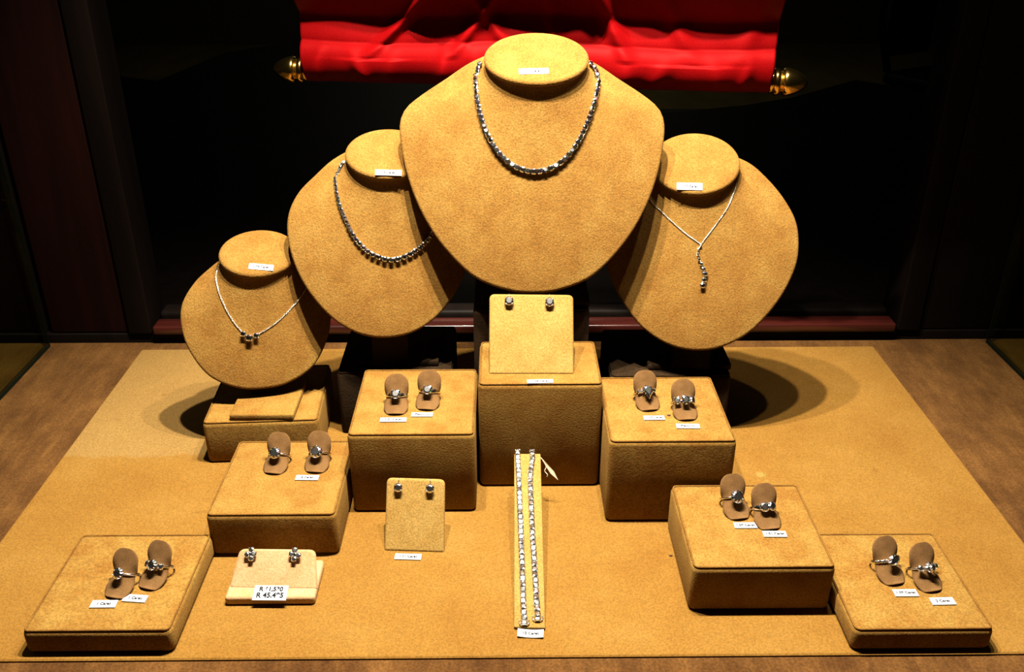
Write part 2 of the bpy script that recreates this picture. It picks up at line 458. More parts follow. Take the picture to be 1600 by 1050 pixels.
def wood(name, a, c, rough=.25, scale=(40, 40, 3), coat=.5):
    m, nt, b = mat_base(name)
    v = coords(nt, scale=scale); f = noise(nt, v, 1.0, 5, .6)
    nt.links.new(ramp(nt, f, [(.35, a), (.65, c)]), b.inputs['Base Color'])
    if coat == 0: b.inputs['Specular IOR Level'].default_value = .06
    b.inputs['Roughness'].default_value = rough; b.inputs['Coat Weight'].default_value = coat; b.inputs['Coat Roughness'].default_value = .08
    return m
M_WOOD = wood('mahogany', srgb(17,6,5), srgb(27,9,7), .5, coat=.0)
M_WOODX = wood('mahogany_rail', srgb(36,12,9), srgb(58,19,15), scale=(3, 40, 40), coat=.15)
M_DARK = wood('dark_lacquer', srgb(9,6,5), srgb(15,9,7), .55, coat=.0)
M_SHADESUEDE = suede('shaded_suede', srgb(120,84,42), srgb(104,72,34), srgb(88,58,26), k=.12)  # block suede with bust shade put into its colour: stands, pads, supports
M_SHOPFLOOR = wood('shop_parquet', srgb(84,74,44), srgb(104,92,56), .5, scale=(3, 1, 1), coat=.0)
M_WALL = plain('shop_wall_paint', srgb(60,54,40), .8)
M_SILVER = plain('white_gold', (.86, .84, .80, 1), .16, 1.0)
M_CHAIN = plain('silver_chain', (.88, .84, .76, 1), .22, 1.0)
M_BRASS = plain('polished_brass', srgb(240,200,110), .16, 1.0)
M_CARDSTOCK = plain('white_card', (.33, .35, .40, 1), .7)
M_INK = plain('black_ink', srgb(16,15,20), .9, 0, .1)
M_INKGREY = plain('grey_ink', srgb(96,92,100), .8)
M_THREAD = plain('white_thread', srgb(226,206,180), .8)
M_FLECK = plain('dark_fleck', srgb(48,22,12), .9)
def make_gem(name, thick_lo, thick_hi, clear=.35, rgh=.16):
    """faceted diamond: real three-band refraction for the fire, plus mirror-like facet reflection with a thin-film tint"""
    m = bpy.data.materials.new(name); m.use_nodes = True
    nt = m.node_tree; nt.nodes.clear()
    out = nt.nodes.new('ShaderNodeOutputMaterial')
    p = nt.nodes.new('ShaderNodeBsdfPrincipled')
    p.inputs['Base Color'].default_value = (.92, .95, 1, 1); p.inputs['Metallic'].default_value = 1.0
    p.inputs['Roughness'].default_value = rgh
    geo = nt.nodes.new('ShaderNodeNewGeometry')
    oi = nt.nodes.new('ShaderNodeObjectInfo')
    r = math_(nt, 'FRACT', math_(nt, 'ADD', geo.outputs['Random Per Island'], oi.outputs['Random']))
    th = nt.nodes.new('ShaderNodeMapRange'); nt.links.new(r, th.inputs[0])
    th.inputs[3].default_value = thick_lo; th.inputs[4].default_value = thick_hi
    nt.links.new(th.outputs[0], p.inputs['Thin Film Thickness']); p.inputs['Thin Film IOR'].default_value = 1.6
    add = None
    for col, ior in (((1, 0, 0, 1), 2.40), ((0, 1, 0, 1), 2.43), ((0, 0, 1, 1), 2.47)):
        g = nt.nodes.new('ShaderNodeBsdfGlass'); g.inputs['Color'].default_value = col; g.inputs['IOR'].default_value = ior; g.inputs['Roughness'].default_value = .03
        if add is None: add = g.outputs[0]
        else:
            a = nt.nodes.new('ShaderNodeAddShader'); nt.links.new(add, a.inputs[0]); nt.links.new(g.outputs[0], a.inputs[1]); add = a.outputs[0]
    mx = nt.nodes.new('ShaderNodeMixShader'); mx.inputs[0].default_value = clear
    nt.links.new(p.outputs[0], mx.inputs[1]); nt.links.new(add, mx.inputs[2]); nt.links.new(mx.outputs[0], out.inputs[0])
    return m
M_GEM = make_gem('diamond', 250, 620, .30, .17)
M_GEMN = make_gem('necklace_diamond', 250, 620, .36, .12)
M_GEMB = make_gem('blue_white_diamond', 330, 520, .2, .20)
def make_glass(name, tint):
    m = bpy.data.materials.new(name); m.use_nodes = True; nt = m.node_tree; nt.nodes.clear()
    out = nt.nodes.new('ShaderNodeOutputMaterial')
    t = nt.nodes.new('ShaderNodeBsdfTransparent'); t.inputs[0].default_value = tint
    g = nt.nodes.new('ShaderNodeBsdfGlossy'); g.inputs['Roughness'].default_value = .0; g.inputs['Color'].default_value = (.9,.95,.9,1)
    ge = nt.nodes.new('ShaderNodeNewGeometry'); dt = nt.nodes.new('ShaderNodeVectorMath'); dt.operation = 'DOT_PRODUCT'
    nt.links.new(ge.outputs['Normal'], dt.inputs[0]); nt.links.new(ge.outputs['Incoming'], dt.inputs[1])
    inv = math_(nt, 'SUBTRACT', 1.0, math_(nt, 'ABSOLUTE', dt.outputs['Value']), True)
    fac = math_(nt, 'ADD', .04, math_(nt, 'MULTIPLY', .96, math_(nt, 'POWER', inv, 5.0)))   # Schlick
    mx = nt.nodes.new('ShaderNodeMixShader'); nt.links.new(fac, mx.inputs[0]); nt.links.new(t.outputs[0], mx.inputs[1]); nt.links.new(g.outputs[0], mx.inputs[2])
    nt.links.new(mx.outputs[0], out.inputs[0]); return m
M_GLASS = make_glass('pane_glass', (.80, .84, .66, 1))
M_GLASSEDGE = plain('glass_edge', srgb(8,14,11), .4, 0, .1)
M_VELVET = None
def make_red():
    m, nt, b = mat_base('red_satin')
    v = coords(nt, scale=(1, 1, 1)); f = noise(nt, v, 900, 2, .6)
    nt.links.new(ramp(nt, f, [(.3, (.085, .0005, .0009, 1)), (.7, (.135, .0008, .0013, 1))]), b.inputs['Base Color'])
    b.inputs['Roughness'].default_value = .55; b.inputs['Specular IOR Level'].default_value = .25
    b.inputs['Specular Tint'].default_value = (1, .05, .05, 1)
    b.inputs['Sheen Weight'].default_value = .15; b.inputs['Sheen Tint'].default_value = (1, .02, .02, 1)
    bp = nt.nodes.new('ShaderNodeBump'); bp.inputs['Strength'].default_value = .25; bp.inputs['Distance'].default_value = .0004
    nt.links.new(f, bp.inputs['Height']); nt.links.new(bp.outputs['Normal'], b.inputs['Normal'])
    return m
M_RED = make_red()

# ================= the window base, frame and shop behind =================
bm = bmesh.new()
box(bm, -1.3, 1.3, .28, 1.2045, -.03, -.003)
structure(new_obj('floor', bm, M_CARPET, smooth=False))
# raised suede mat: padded board lying on the carpet
root = empty('display_mat', (0, 0, -.003))
bm = bmesh.new(); box(bm, -.517, .531, .597, 1.178, 0, .003, .0022, 4)
o = new_obj('board', bm, M_MAT, root)
tag(root, 'wide flat suede-covered board under all the display blocks', 'mat')
# back frame: bottom rail, side posts, moulding round the opening
def strut(name, x0, x1, y0, y1, z0, z1, mat=M_WOOD, bev=.003):
    bm = bmesh.new(); box(bm, x0, x1, y0, y1, z0, z1, bev)
    return structure(new_obj(name, bm, mat))
strut('trim_1', -1.3, 1.3, 1.205, 1.265, -.03, .012, M_DARK)
strut('trim_2', -.505, .568, 1.195, 1.225, .013, .027, M_WOODX, .004)
strut('trim_3', -.505, .568, 1.230, 1.262, .0125, .034, M_DARK, .006)
strut('wall_left', -.655, -.545, 1.206, 1.27, .0125, 1.2, M_WOOD)
strut('trim_4', -.542, -.508, 1.200, 1.262, .0125, 1.2, M_DARK)
strut('wall_right', .608, .712, 1.206, 1.27, .0125, 1.2, M_DARK)
strut('trim_5', .571, .605, 1.200, 1.262, .0125, 1.2, M_DARK)
strut('wall_back_left', -1.6, -.662, 1.21, 1.27, .0125, 1.2, M_DARK)
strut('wall_back_right', .718, 1.6, 1.21, 1.27, .0125, 1.2, M_DARK)
for i, (nm, x) in enumerate((('window_1', -.6625), ('window_2', .7035))):
    bm = bmesh.new(); box(bm, x, x+.006, .30, 1.194, -.005, 1.1)
    p = structure(new_obj(nm, bm, M_GLASS, smooth=False))
    bm = bmesh.new(); box(bm, x-.0015, x+.0075, .30, 1.194, -.006, -.0015)
    e = new_obj('glazing_bead', bm, M_GLASSEDGE, p, smooth=False)
    bm = bmesh.new(); box(bm, x, x+.006, 1.1945, 1.1965, -.005, 1.1)
    e = new_obj('pane_edge', bm, M_GLASSEDGE, p, smooth=False)
# shop interior, dim
bm = bmesh.new(); box(bm, -5, 5, 1.35, 9, -.92, -.90)
structure(new_obj('floor_shop', bm, M_SHOPFLOOR, smooth=False))
bm = bmesh.new(); box(bm, -5, 5, 9, 9.1, -.92, 2.2)
structure(new_obj('wall_back', bm, M_WALL, smooth=False))

def counter(name, pts, z, label, thick=.04):
    root = empty(name, (sum(p[0] for p in pts)/len(pts), sum(p[1] for p in pts)/len(pts), -.90))
    ox, oy = root.location.x, root.location.y
    bm = bmesh.new()
    b = [bm.verts.new((x-ox, y-oy, z-thick+.9)) for x, y in pts]; t = [bm.verts.new((x-ox, y-oy, z+.9)) for x, y in pts]
    bm.faces.new(t); bm.faces.new(list(reversed(b)))
    n = len(pts)
    for k in range(n): bm.faces.new((b[k], b[(k+1) % n], t[(k+1) % n], t[k]))
    bmesh.ops.recalc_face_normals(bm, faces=bm.faces[:])
    new_obj('tabletop', bm, M_DARK, root, smooth=False)
    bm = bmesh.new()
    s = .86
    b = [bm.verts.new(((x-ox)*s, (y-oy)*s, 0)) for x, y in pts]; t = [bm.verts.new(((x-ox)*s, (y-oy)*s, z-thick+.9)) for x, y in pts]
    bm.faces.new(t); bm.faces.new(list(reversed(b)))
    for k in range(n): bm.faces.new((b[k], b[(k+1) % n], t[(k+1) % n], t[k]))
    bmesh.ops.recalc_face_normals(bm, faces=bm.faces[:])
    new_obj('cabinet', bm, M_DARK, root, smooth=False)
    tag(root, label, 'counter')
    return root
counter('shop_counter', [(-2.2, 1.5), (-.05, 1.5), (-.05, 4.5), (-.75, 4.42), (-.98, 4.32), (-1.18, 4.07), (-1.28, 3.5), (-1.5, 3.62), (-2.2, 3.9)], -.1,
        'dark low shop counter behind the left half of the window, beyond the red banner')
arc = [(.0+2.9*math.sin(a)*.62, 1.2+2.0*math.cos(a)) for a in [math.radians(d) for d in range(0, 84, 6)]]
counter('shop_counter', [(.02, 1.5), (2.0, 1.5), (1.9, 2.9), (1.31, 3.49), (1.0, 3.21), (.8, 3.09), (.44, 2.96), (.02, 2.93)], -.1,
        'dark shop counter with a curved far edge behind the right half of the window')
# a dark chair beyond the right counter
def chair(loc, rz):
    root = empty('shop_chair', loc, rz)
    for sx in (-1, 1):
        for sy in (-1, 1):
            bm = bmesh.new(); tube(bm, [(sx*.20, sy*.20, 0), (sx*.17, sy*.17, .45)], [.014, .02], 10)
            new_obj('leg', bm, M_DARK, root)
    bm = bmesh.new(); box(bm, -.23, .23, -.22, .22, .45, .52, .03, 4); new_obj('seat', bm, M_DARK, root)
    bm = bmesh.new()
    pts = [(-.21, .2, .52), (-.25, .26, .8), (-.17, .3, 1.02), (0, .31, 1.08), (.17, .3, 1.02), (.25, .26, .8), (.21, .2, .52)]
    tube(bm, smooth_path(pts, 30)[0], .02, 8)
    new_obj('back_frame', bm, M_DARK, root)
    bm = bmesh.new(); box(bm, -.17, .17, .255, .285, .58, 1.0, .012, 3); new_obj('backrest', bm, M_DARK, root)
    return root
tag(chair((2.35, 5.0, -.9), .5), 'dark chair standing on the pale shop floor behind the right counter', 'chair')
def rug():
    bm = bmesh.new(); box(bm, .5, 1.7, 4.6, 6.4, -.899, -.892, .003)
    return new_obj('shop_rug', bm, plain('rug_dark', srgb(38,34,20), .9))
tag(rug(), 'dark rug on the pale shop floor, upper right behind the brass finial', 'rug')

# ================= suede blocks =================
def block(name, x0, x1, y0, y1, h, label, rz=0.0, bev=.0058, z=0.0, mat=None):
    cx, cy = (x0+x1)/2, (y0+y1)/2
    root = empty(name, (cx, cy, z), rz)
    a, b = (x1-x0)/2, (y1-y0)/2
    bm = bmesh.new(); box(bm, -a, a, -b, b, 0, h, bev, 4)
    body = new_obj('body', bm, mat or M_BLOCK, root)
    # raised seam running round the top edge
    e = .0022; r = bev
    pts = []
    for (cx_, cy_, a0) in ((a-r, -b+r, -90), (a-r, b-r, 0), (-a+r, b-r, 90), (-a+r, -b+r, 180)):
        for k in range(4):
            t = math.radians(a0+k*30); pts.append((cx_+(r-e)*math.cos(t), cy_+(r-e)*math.sin(t), h-.0005))
    bm = bmesh.new(); tube(bm, pts, .0009, 6, closed=True)
    new_obj('seam', bm, mat or M_PIPE, body)
    tag(root, label, 'display block', 'suede display blocks')
    return root
BL = PL['blocks']
def blk(k, label, rz=0.0, mat=None): x0, x1, y0, y1, h = BL[k]; return block('display_block', x0, x1, y0, y1, h, label, rz, mat=mat)
blk('A', 'thin tan suede block at the front left holding two rings')
blk('B', 'low tan suede block with two rings behind the pink earring stand')
blk('C', 'tall tan suede block with two square-stone rings, left of the centre block')
blk('Z', 'tallest lit tan suede block in the centre carrying an earring card')
blk('D', 'tall tan suede block with two rings, right of the centre block')
blk('E', 'low tan suede block with two rings on the right, in front of the tall one')
blk('F', 'thin tan suede block at the front right corner holding two rings')
blk('P', 'suede block darkened in colour for the shadow under the largest necklace bust, behind the centre block', mat=M_SHADESUEDE)
blk('S2', 'suede block darkened in colour for the deep shadow under the second-largest left bust', mat=M_SHADESUEDE)
blk('S3', 'suede block darkened in colour for the deep shadow under the right bust with the drop pendant', mat=M_SHADESUEDE)
block('display_block', -.3465, -.2155, .897, 1.030, .054, 'suede block under the smallest bust at the far left', math.radians(3))

# ================= necklace busts =================
def bust_mesh(g):
    rings = bust_grid(g['half'], g['vc'], g['cap_c'], g['cap_a'], g['cap_b'], g['cap_el'], g['k1'], g['k2'])
    bm = bmesh.new()
    T = .0036   # half thickness of the padded rim
    outer = rings[-1]; na = len(outer)
    cen = Vector((0, 0, 0)) + Vector(PV)*g['vc']
    pn = Vector(PN)
    for kk in range(1, 9):
        a = math.pi*kk/8
        ring = []
        for p in outer:
            P = Vector(p); d = (P-cen).normalized()
            ring.append(tuple(P + d*(T*math.sin(a)) + pn*(-T*(1-math.cos(a)))))
        rings.append(ring)
    for s in (.8, .5, .25):
        rings.append([tuple(cen+(Vector(p)-cen)*s - pn*(2*T)) for p in outer])
    R_ = [[bm.verts.new(p) for p in r] for r in rings]
    for A, B in zip(R_, R_[1:]):
        for i in range(na):
            bm.faces.new((A[i], B[i], B[(i+1) % na], A[(i+1) % na]))
    bm.faces.new(R_[-1]); bm.faces.new(list(reversed(R_[0])))
    bmesh.ops.recalc_face_normals(bm, faces=bm.faces[:])
    return bm
BVH = {}
def make_bust(k, label, stand_z):
    g = PL[k]; B = Vector(g['base'])
    root = empty('necklace_bust', (B.x, B.y, stand_z), math.radians(g['yaw']))
    off = B-root.location
    bm = bust_mesh(g)
    BVH[k] = BVHTree.FromBMesh(bm)
    o = new_obj('torso', bm, M_BUST, root, off)
    # oval neck cap, a padded disc with rounded rim
    cn = Vector((0, -math.cos(g['cap_el']), math.sin(g['cap_el']))); cv = Vector((0, math.sin(g['cap_el']), math.cos(g['cap_el'])))
    bm = bmesh.new(); prof = [(0, .0058), (.3, .0058), (.6, .0057), (.85, .0052)]
    prof += [(1-.075*(1-math.sin(math.radians(a))) if a >= 0 else 1-.075*(1-math.cos(math.radians(-a))), 0) for a in ()]
    R_ = []
    hh = .0062; rr = .0042
    for (f, h) in [(.0, hh), (.35, hh), (.7, hh-.0002), (.88, hh-.0006)]:
        R_.append((f, 0.0, h))
    for a in range(75, -91, -15):
        t = math.radians(a); R_.append((1.0, -rr+rr*math.cos(t)+0.0, hh-.0008-rr+rr*math.sin(t)))
    R_.append((.9, -rr, hh-.0008-2*rr)); R_.append((0, 0, hh-.0008-2*rr))
    seg = 72; rings = []
    c = Vector(g['cap_c'])
    for f, dr, h in R_:
        if f == 0: rings.append([bm.verts.new(c+cn*h)]); continue
        rings.append([bm.verts.new(c+cn*h+Vector((1, 0, 0))*math.cos(2*math.pi*i/seg)*(g['cap_a']*f+dr)+cv*math.sin(2*math.pi*i/seg)*(g['cap_b']*f+dr)) for i in range(seg)])
    for A, Bq in zip(rings, rings[1:]):
        for i in range(seg):
            q = []
            for v in (A[i % len(A)], A[(i+1) % seg % len(A)], Bq[(i+1) % seg % len(Bq)], Bq[i % len(Bq)]):
                if v not in q: q.append(v)
            if len(q) > 2: bm.faces.new(q)
    bmesh.ops.recalc_face_normals(bm, faces=bm.faces[:])
    new_obj('neck_cap', bm, M_BUST, root, off)
    s = g['vc']/.15
    # base pad and the strut that carries the plate
    bm = bmesh.new(); pw = .047*s+.004; pd = {'b4': (-.036, .055), 'big': (.025, .11), 'b2': (.025, .11), 'b3': (.025, .11)}[k]; box(bm, -pw, pw, pd[0], pd[1], 0, .008, .002, 3)
    pad_off = Vector((g.get('padx', .004), 0, 0))
    o_ = new_obj('base_pad', bm, M_BLOCK if k == 'b4' else M_SHADESUEDE, root, pad_off); o_.rotation_euler = (0, 0, -math.radians(g['yaw']))
    # strut: from the pad's rear up to the plate back, and a front foot under the plate's lower third
    pv = Vector(PV); pn = Vector(PN)
    bm = bmesh.new()
    w = .022*s
    for v0, v1, yb in ((.030*s, .075*s, .018*s),):
        a = off+pv*v0-pn*.0065; b = off+pv*v1-pn*.0065
        y0 = a.y; y1 = b.y
        hexa(bm, [(-w, y0-.002, .007), (w, y0-.002, .007), (w, y1+.004, .007), (-w, y1+.004, .007),
                  (-w, a.y, a.z), (w, a.y, a.z), (w, b.y, b.z), (-w, b.y, b.z)], .0)
    new_obj('back_support', bm, M_SHADESUEDE, root, smooth=False)
    tag(root, label, 'necklace bust', 'suede necklace busts')
    return root
zt = {k: v[4] for k, v in BL.items()}
make_bust('big', 'largest suede bust at the centre wearing the tennis necklace', zt['P'])
make_bust('b2', 'suede bust left of the largest one, wearing the graduated diamond necklace', zt['S2'])
make_bust('b3', 'suede bust on the right, wearing the wavy drop pendant', zt['S3'])
make_bust('b4', 'smallest suede bust at the far left, wearing the three-stone pendant', .054)

# ================= necklaces =================
def surf(k, p, lift=0.0):
    base = Vector(PL[k]['base']); M = Matrix.Rotation(math.radians(PL[k]['yaw']), 3, 'Z')
    h = BVH[k].find_nearest(M.transposed() @ (Vector(p)-base))
    n = M @ h[1]
    return (M @ h[0])+base+n*lift, n
def riviere(k, pts, count, r0, r1, label, group, spread=1.0, power=2.0, seg=8, drop=False):
    P, tot = smooth_path(pts, count)
    # place stones so they touch: weights by radius
    mid = P[len(P)//2] if False else min(P, key=lambda q: q.z)
    root = empty('diamond_necklace', tuple(mid))
    O = root.location.copy()
    dense, tot = smooth_path(pts, 600)
    im = min(range(600), key=lambda i: dense[i].z)
    def rad(s):  # s in metres along the path
        u = s/tot; um = im/599
        t = 1-min(abs(u-um)/max(um, 1-um), 1)
        return r0+(r1-r0)*t**power
    pos = []; s = 0.0
    while s < tot and len(pos) < count:
        r = rad(s); pos.append((s+r, r)); s += 2*r*spread
    bmS = bmesh.new(); bmC = bmesh.new(); line = []
    for i, (s, r) in enumerate(pos):
        f = min(s/tot, 1)*599; j = int(min(f, 598)); q = dense[j].lerp(dense[j+1], f-j)
        t = (dense[min(j+3, 599)]-dense[max(j-3, 0)]).normalized()
        sp, n = surf(k, q, r*.95+.0006)
        side = t.cross(n).normalized()
        if side.z > 0: side = -side
        c = sp-O
        if drop: c = c + side*(r*.35)
        line.append(sp-O-n*(r*.55))
        tilt = (n+Vector((random.uniform(-.28,.28), random.uniform(-.2,.2), random.uniform(-.1,.45)))).normalized()
        b = bmesh.new(); stone(b, (0, 0, 0), tilt, r*(1.0 if drop else 1.15), t, 'square' if not drop else 'round', seg)
        o = new_obj('diamond', b, M_GEMN, root, tuple(c), smooth=False)
        prongs(bmS, c, n, r, t, 4, .5, max(r*.13, .0002), -.75, .2)
        X, Y, N = basis(n, t)
        # cup under each stone
        lathe(bmS, [(r*.35, -r*.85), (r*.66, -r*.4), (r*.76, -r*.22), (r*.66, -r*.22), (r*.3, -r*.7)], 8, c, n, t)
    tube(bmS, line, [p[1]*.35 for p in pos], 6)
    new_obj('setting', bmS, M_SILVER, root)
    tag(root, label, 'necklace', group)
    return root
riviere('big', PL['neck']['big'], 98, .0027, .0033, 'long tennis necklace of touching round diamonds on the largest bust', 'diamond necklaces', .95, 1.5)
riviere('b2', PL['neck']['b2'], 70, .0019, .0036, 'graduated diamond necklace with larger front stones on the left bust', 'diamond necklaces', 1.02, 1.4, drop=True)
def chain_mesh(bm, k, pts, O, link=.0021, wire=.00033, lift=.0008):
    n = int(smooth_path(pts, 10)[1]/(link*.72))
    P, tot = smooth_path(pts, n)
    for i, q in enumerate(P):
        sp, nn = surf(k, q, lift)
        t = (P[min(i+1, n-1)]-P[max(i-1, 0)]).normalized()
        s = t.cross(nn).normalized()
        ax = s if i % 2 else (s*.45+nn*.9).normalized()
        loop = [sp-O+t*(math.cos(a)*link*.5)+ax*(math.sin(a)*link*.34) for a in [2*math.pi*j/8 for j in range(8)]]
        tube(bm, loop, wire, 5, closed=True)
def cut(pts, low):  # path split at its lowest point
    i = min(range(len(pts)), key=lambda j: pts[j][2]); return pts[:i+1], pts[i:]
# three-stone necklace
pts = PL['neck']['b4']; lowi = min(range(len(pts)), key=lambda j: pts[j][2]); low = Vector(pts[lowi])
root = empty('pendant_necklace', tuple(low)); O = root.location.copy()
bm = bmesh.new(); chain_mesh(bm, 'b4', pts[:lowi], O); new_obj('chain', bm, M_CHAIN, root)
bm = bmesh.new(); chain_mesh(bm, 'b4', pts[lowi+1:], O); new_obj('chain', bm, M_CHAIN, root)
bmS = bmesh.new()
for (q, r) in ((pts[lowi-1], .0034), (pts[lowi], .0043), (pts[lowi+1], .0034)):
    sp, n = surf('b4', q, r*.9+.0012); n2 = (n+Vector((0, 0, .15))).normalized()
    b = bmesh.new(); stone(b, (0, 0, 0), n2, r, None, 'round', 8); new_obj('diamond', b, M_GEMN, root, tuple(sp-O), smooth=False)
    prongs(bmS, sp-O, n2, r, None, 4, .5, .0005, -.8)
    lathe(bmS, [(r*.4, -r), (r*.75, -r*.4), (r*.9, -r*.15), (r*.8, -r*.15), (r*.3, -r*.8)], 10, sp-O, n2)
tube(bmS, [surf('b4', q, .0012)[0]-O for q in pts[lowi-1:lowi+2]], .0005, 6)
new_obj('setting', bmS, M_SILVER, root)
tag(root, 'fine chain with three dark round diamonds on the smallest bust', 'necklace', 'diamond necklaces')
# wavy drop pendant
pts = PL['neck']['b3']; lowi = min(range(len(pts)), key=lambda j: pts[j][2]); low = Vector(pts[lowi])
root = empty('pendant_necklace', tuple(low)); O = root.location.copy()
bm = bmesh.new(); chain_mesh(bm, 'b3', pts[:lowi+1], O, .0019, .0003); new_obj('chain', bm, M_CHAIN, root)
bm = bmesh.new(); chain_mesh(bm, 'b3', pts[lowi:], O, .0019, .0003); new_obj('chain', bm, M_CHAIN, root)
bmS = bmesh.new(); ln = []
pp = PL['neck']['pend']; rs = [.0013, .0015, .0017, .0019, .0023, .0027, .0031, .0030, .0035]
for q, r in zip(pp, rs):
    sp, n = surf('b3', q, r*.9+.0008); c = sp-O; ln.append(c-n*r*.5)
    b = bmesh.new(); stone(b, (0, 0, 0), (n+Vector((random.uniform(-.15,.15), 0, random.uniform(-.1,.3)))).normalized(), r*.95, None, 'round', 8)
    new_obj('diamond', b, M_GEMN, root, tuple(c), smooth=False)
    prongs(bmS, c, n, r, None, 4, .5, .0003, -.8)
    lathe(bmS, [(r*.4, -r*.9), (r*.8, -r*.3), (r*.98, -r*.1), (r*.85, -r*.1), (r*.3, -r*.8)], 8, c, n)
tube(bmS, ln, .0007, 6)
new_obj('setting', bmS, M_SILVER, root)
tag(root, 'fine chain with a wavy drop of nine diamonds on the right bust', 'necklace', 'diamond necklaces')

# ================= small white labels =================
def price_tag(loc, w, h, text, label, n=(0, 0, 1), yaw=0.0, size=.0042, text2=None, group='small white carat labels', curl=0.0):
    root = empty('price_tag', loc)
    X, Y, N = basis(n, (math.cos(yaw), math.sin(yaw), 0))
    M = Matrix((X, Y, N)).transposed()
    root.rotation_euler = M.to_euler()
    bm = bmesh.new(); box(bm, -w/2, w/2, -h/2, h/2, -.0008, 0)
    if curl:
        bmesh.ops.subdivide_edges(bm, edges=bm.edges[:], cuts=6, use_grid_fill=True)
        for v in bm.verts: v.co.z += curl*(v.co.x/(w/2))**2
    card = new_obj('card', bm, M_CARDSTOCK, root, smooth=False)
    for i, (t, sz, m, dy) in enumerate(((text, size, M_INK, 0 if text2 is None else h*.24),) + (((text2, size*1.15, M_INK, -h*.18),) if text2 else ())):
        cu = bpy.data.curves.new('lettering', 'FONT'); cu.body = t; cu.size = sz; cu.align_x = 'CENTER'; cu.align_y = 'CENTER'
        cu.offset = .00010 if text2 is None else .00022
        tmp = bpy.data.objects.new('lettering_curve', cu); COL.objects.link(tmp); bpy.context.view_layer.update()
        me = bpy.data.meshes.new_from_object(tmp.evaluated_get(bpy.context.evaluated_depsgraph_get()))
        bpy.data.objects.remove(tmp); me.materials.clear(); me.materials.append(m)
        if curl:
            for v_ in me.vertices: v_.co.z += curl*(v_.co.x/(w/2))**2
        o = bpy.data.objects.new('lettering', me); COL.objects.link(o); o.parent = card; o.location = (0, dy, .0003)
    tag(root, label, 'label', group)
    return root
T = PL['tags']
def tg(k, w, h, text, label, **kw): price_tag(T[k], w, h, text, label, **kw)
tg('A1', .0228, .0092, '1 Carat', 'white carat label, left one of two on the front left block', yaw=0)
tg('A2', .0215, .0090, '1 Carat', 'white carat label, right one of two on the front left block', yaw=-.10)
tg('B2', .0238, .0085, '2 Carat', 'only white label on the block behind the pink earring stand', yaw=-.03)
tg('C1', .0275, .0080, '1.21 Carat', 'wider white label under the left square-stone ring', yaw=0)
tg('C2', .0225, .0075, 'Platinum', 'white Platinum label under the right square-stone ring', yaw=-.01)
tg('Z', .0275, .0075, '1.04 Carat', 'white label below the large earring card on the centre block', yaw=.03)
tg('D1', .0220, .0080, '1.10 Carat', 'white label under the pear-stone ring on the tall right block', yaw=.02)
tg('D2', .0240, .0085, 'Platinum', 'white Platinum label under the three-stone ring on the tall right block', yaw=-.02)
tg('E1', .0215, .0085, '1.08 Carat', 'white label under the solitaire ring on the low right block', yaw=0)
tg('E2', .0220, .0085, '1.51 Carat', 'white label under the wide-band ring on the low right block', yaw=-.02)
tg('F1', .0215, .0090, '1.08 Carat', 'white label, left one of two on the front right block', yaw=.0)
tg('F2', .0215, .0090, '2 Carat', 'white label, right one of two on the front right block', yaw=.02)
tg('fl1', .0265, .0085, '1.01 Carat', 'white label on the mat in front of the small tan earring card', yaw=-.05)
tg('fl2', .0235, .0095, '10 Carat', 'curled white label at the foot of the bracelet ramp', yaw=-.07, curl=.0012)
CT = PL['captag']
for k, w, h, text, label, yaw in (('big', .0315, .0088, '10 Carat', 'white label on the neck cap of the largest bust', .04),
                        ('b2', .0290, .0078, '15 Carat', 'white label on the neck cap of the left graduated-necklace bust', 0.0),
                        ('b3', .0285, .0092, '1.10 Carat', 'white label on the neck cap of the right bust', -.08),
                        ('b4', .0275, .0080, '1.75 Carat', 'white label on the neck cap of the smallest bust', -.1)):
    e = PL[k]['cap_el']
    ya = math.radians(PL[k]['yaw'])
    price_tag(CT[k], w, h, text, label, n=(math.sin(ya)*math.cos(e), -math.cos(ya)*math.cos(e), math.sin(e)), yaw=yaw+ya*.3)

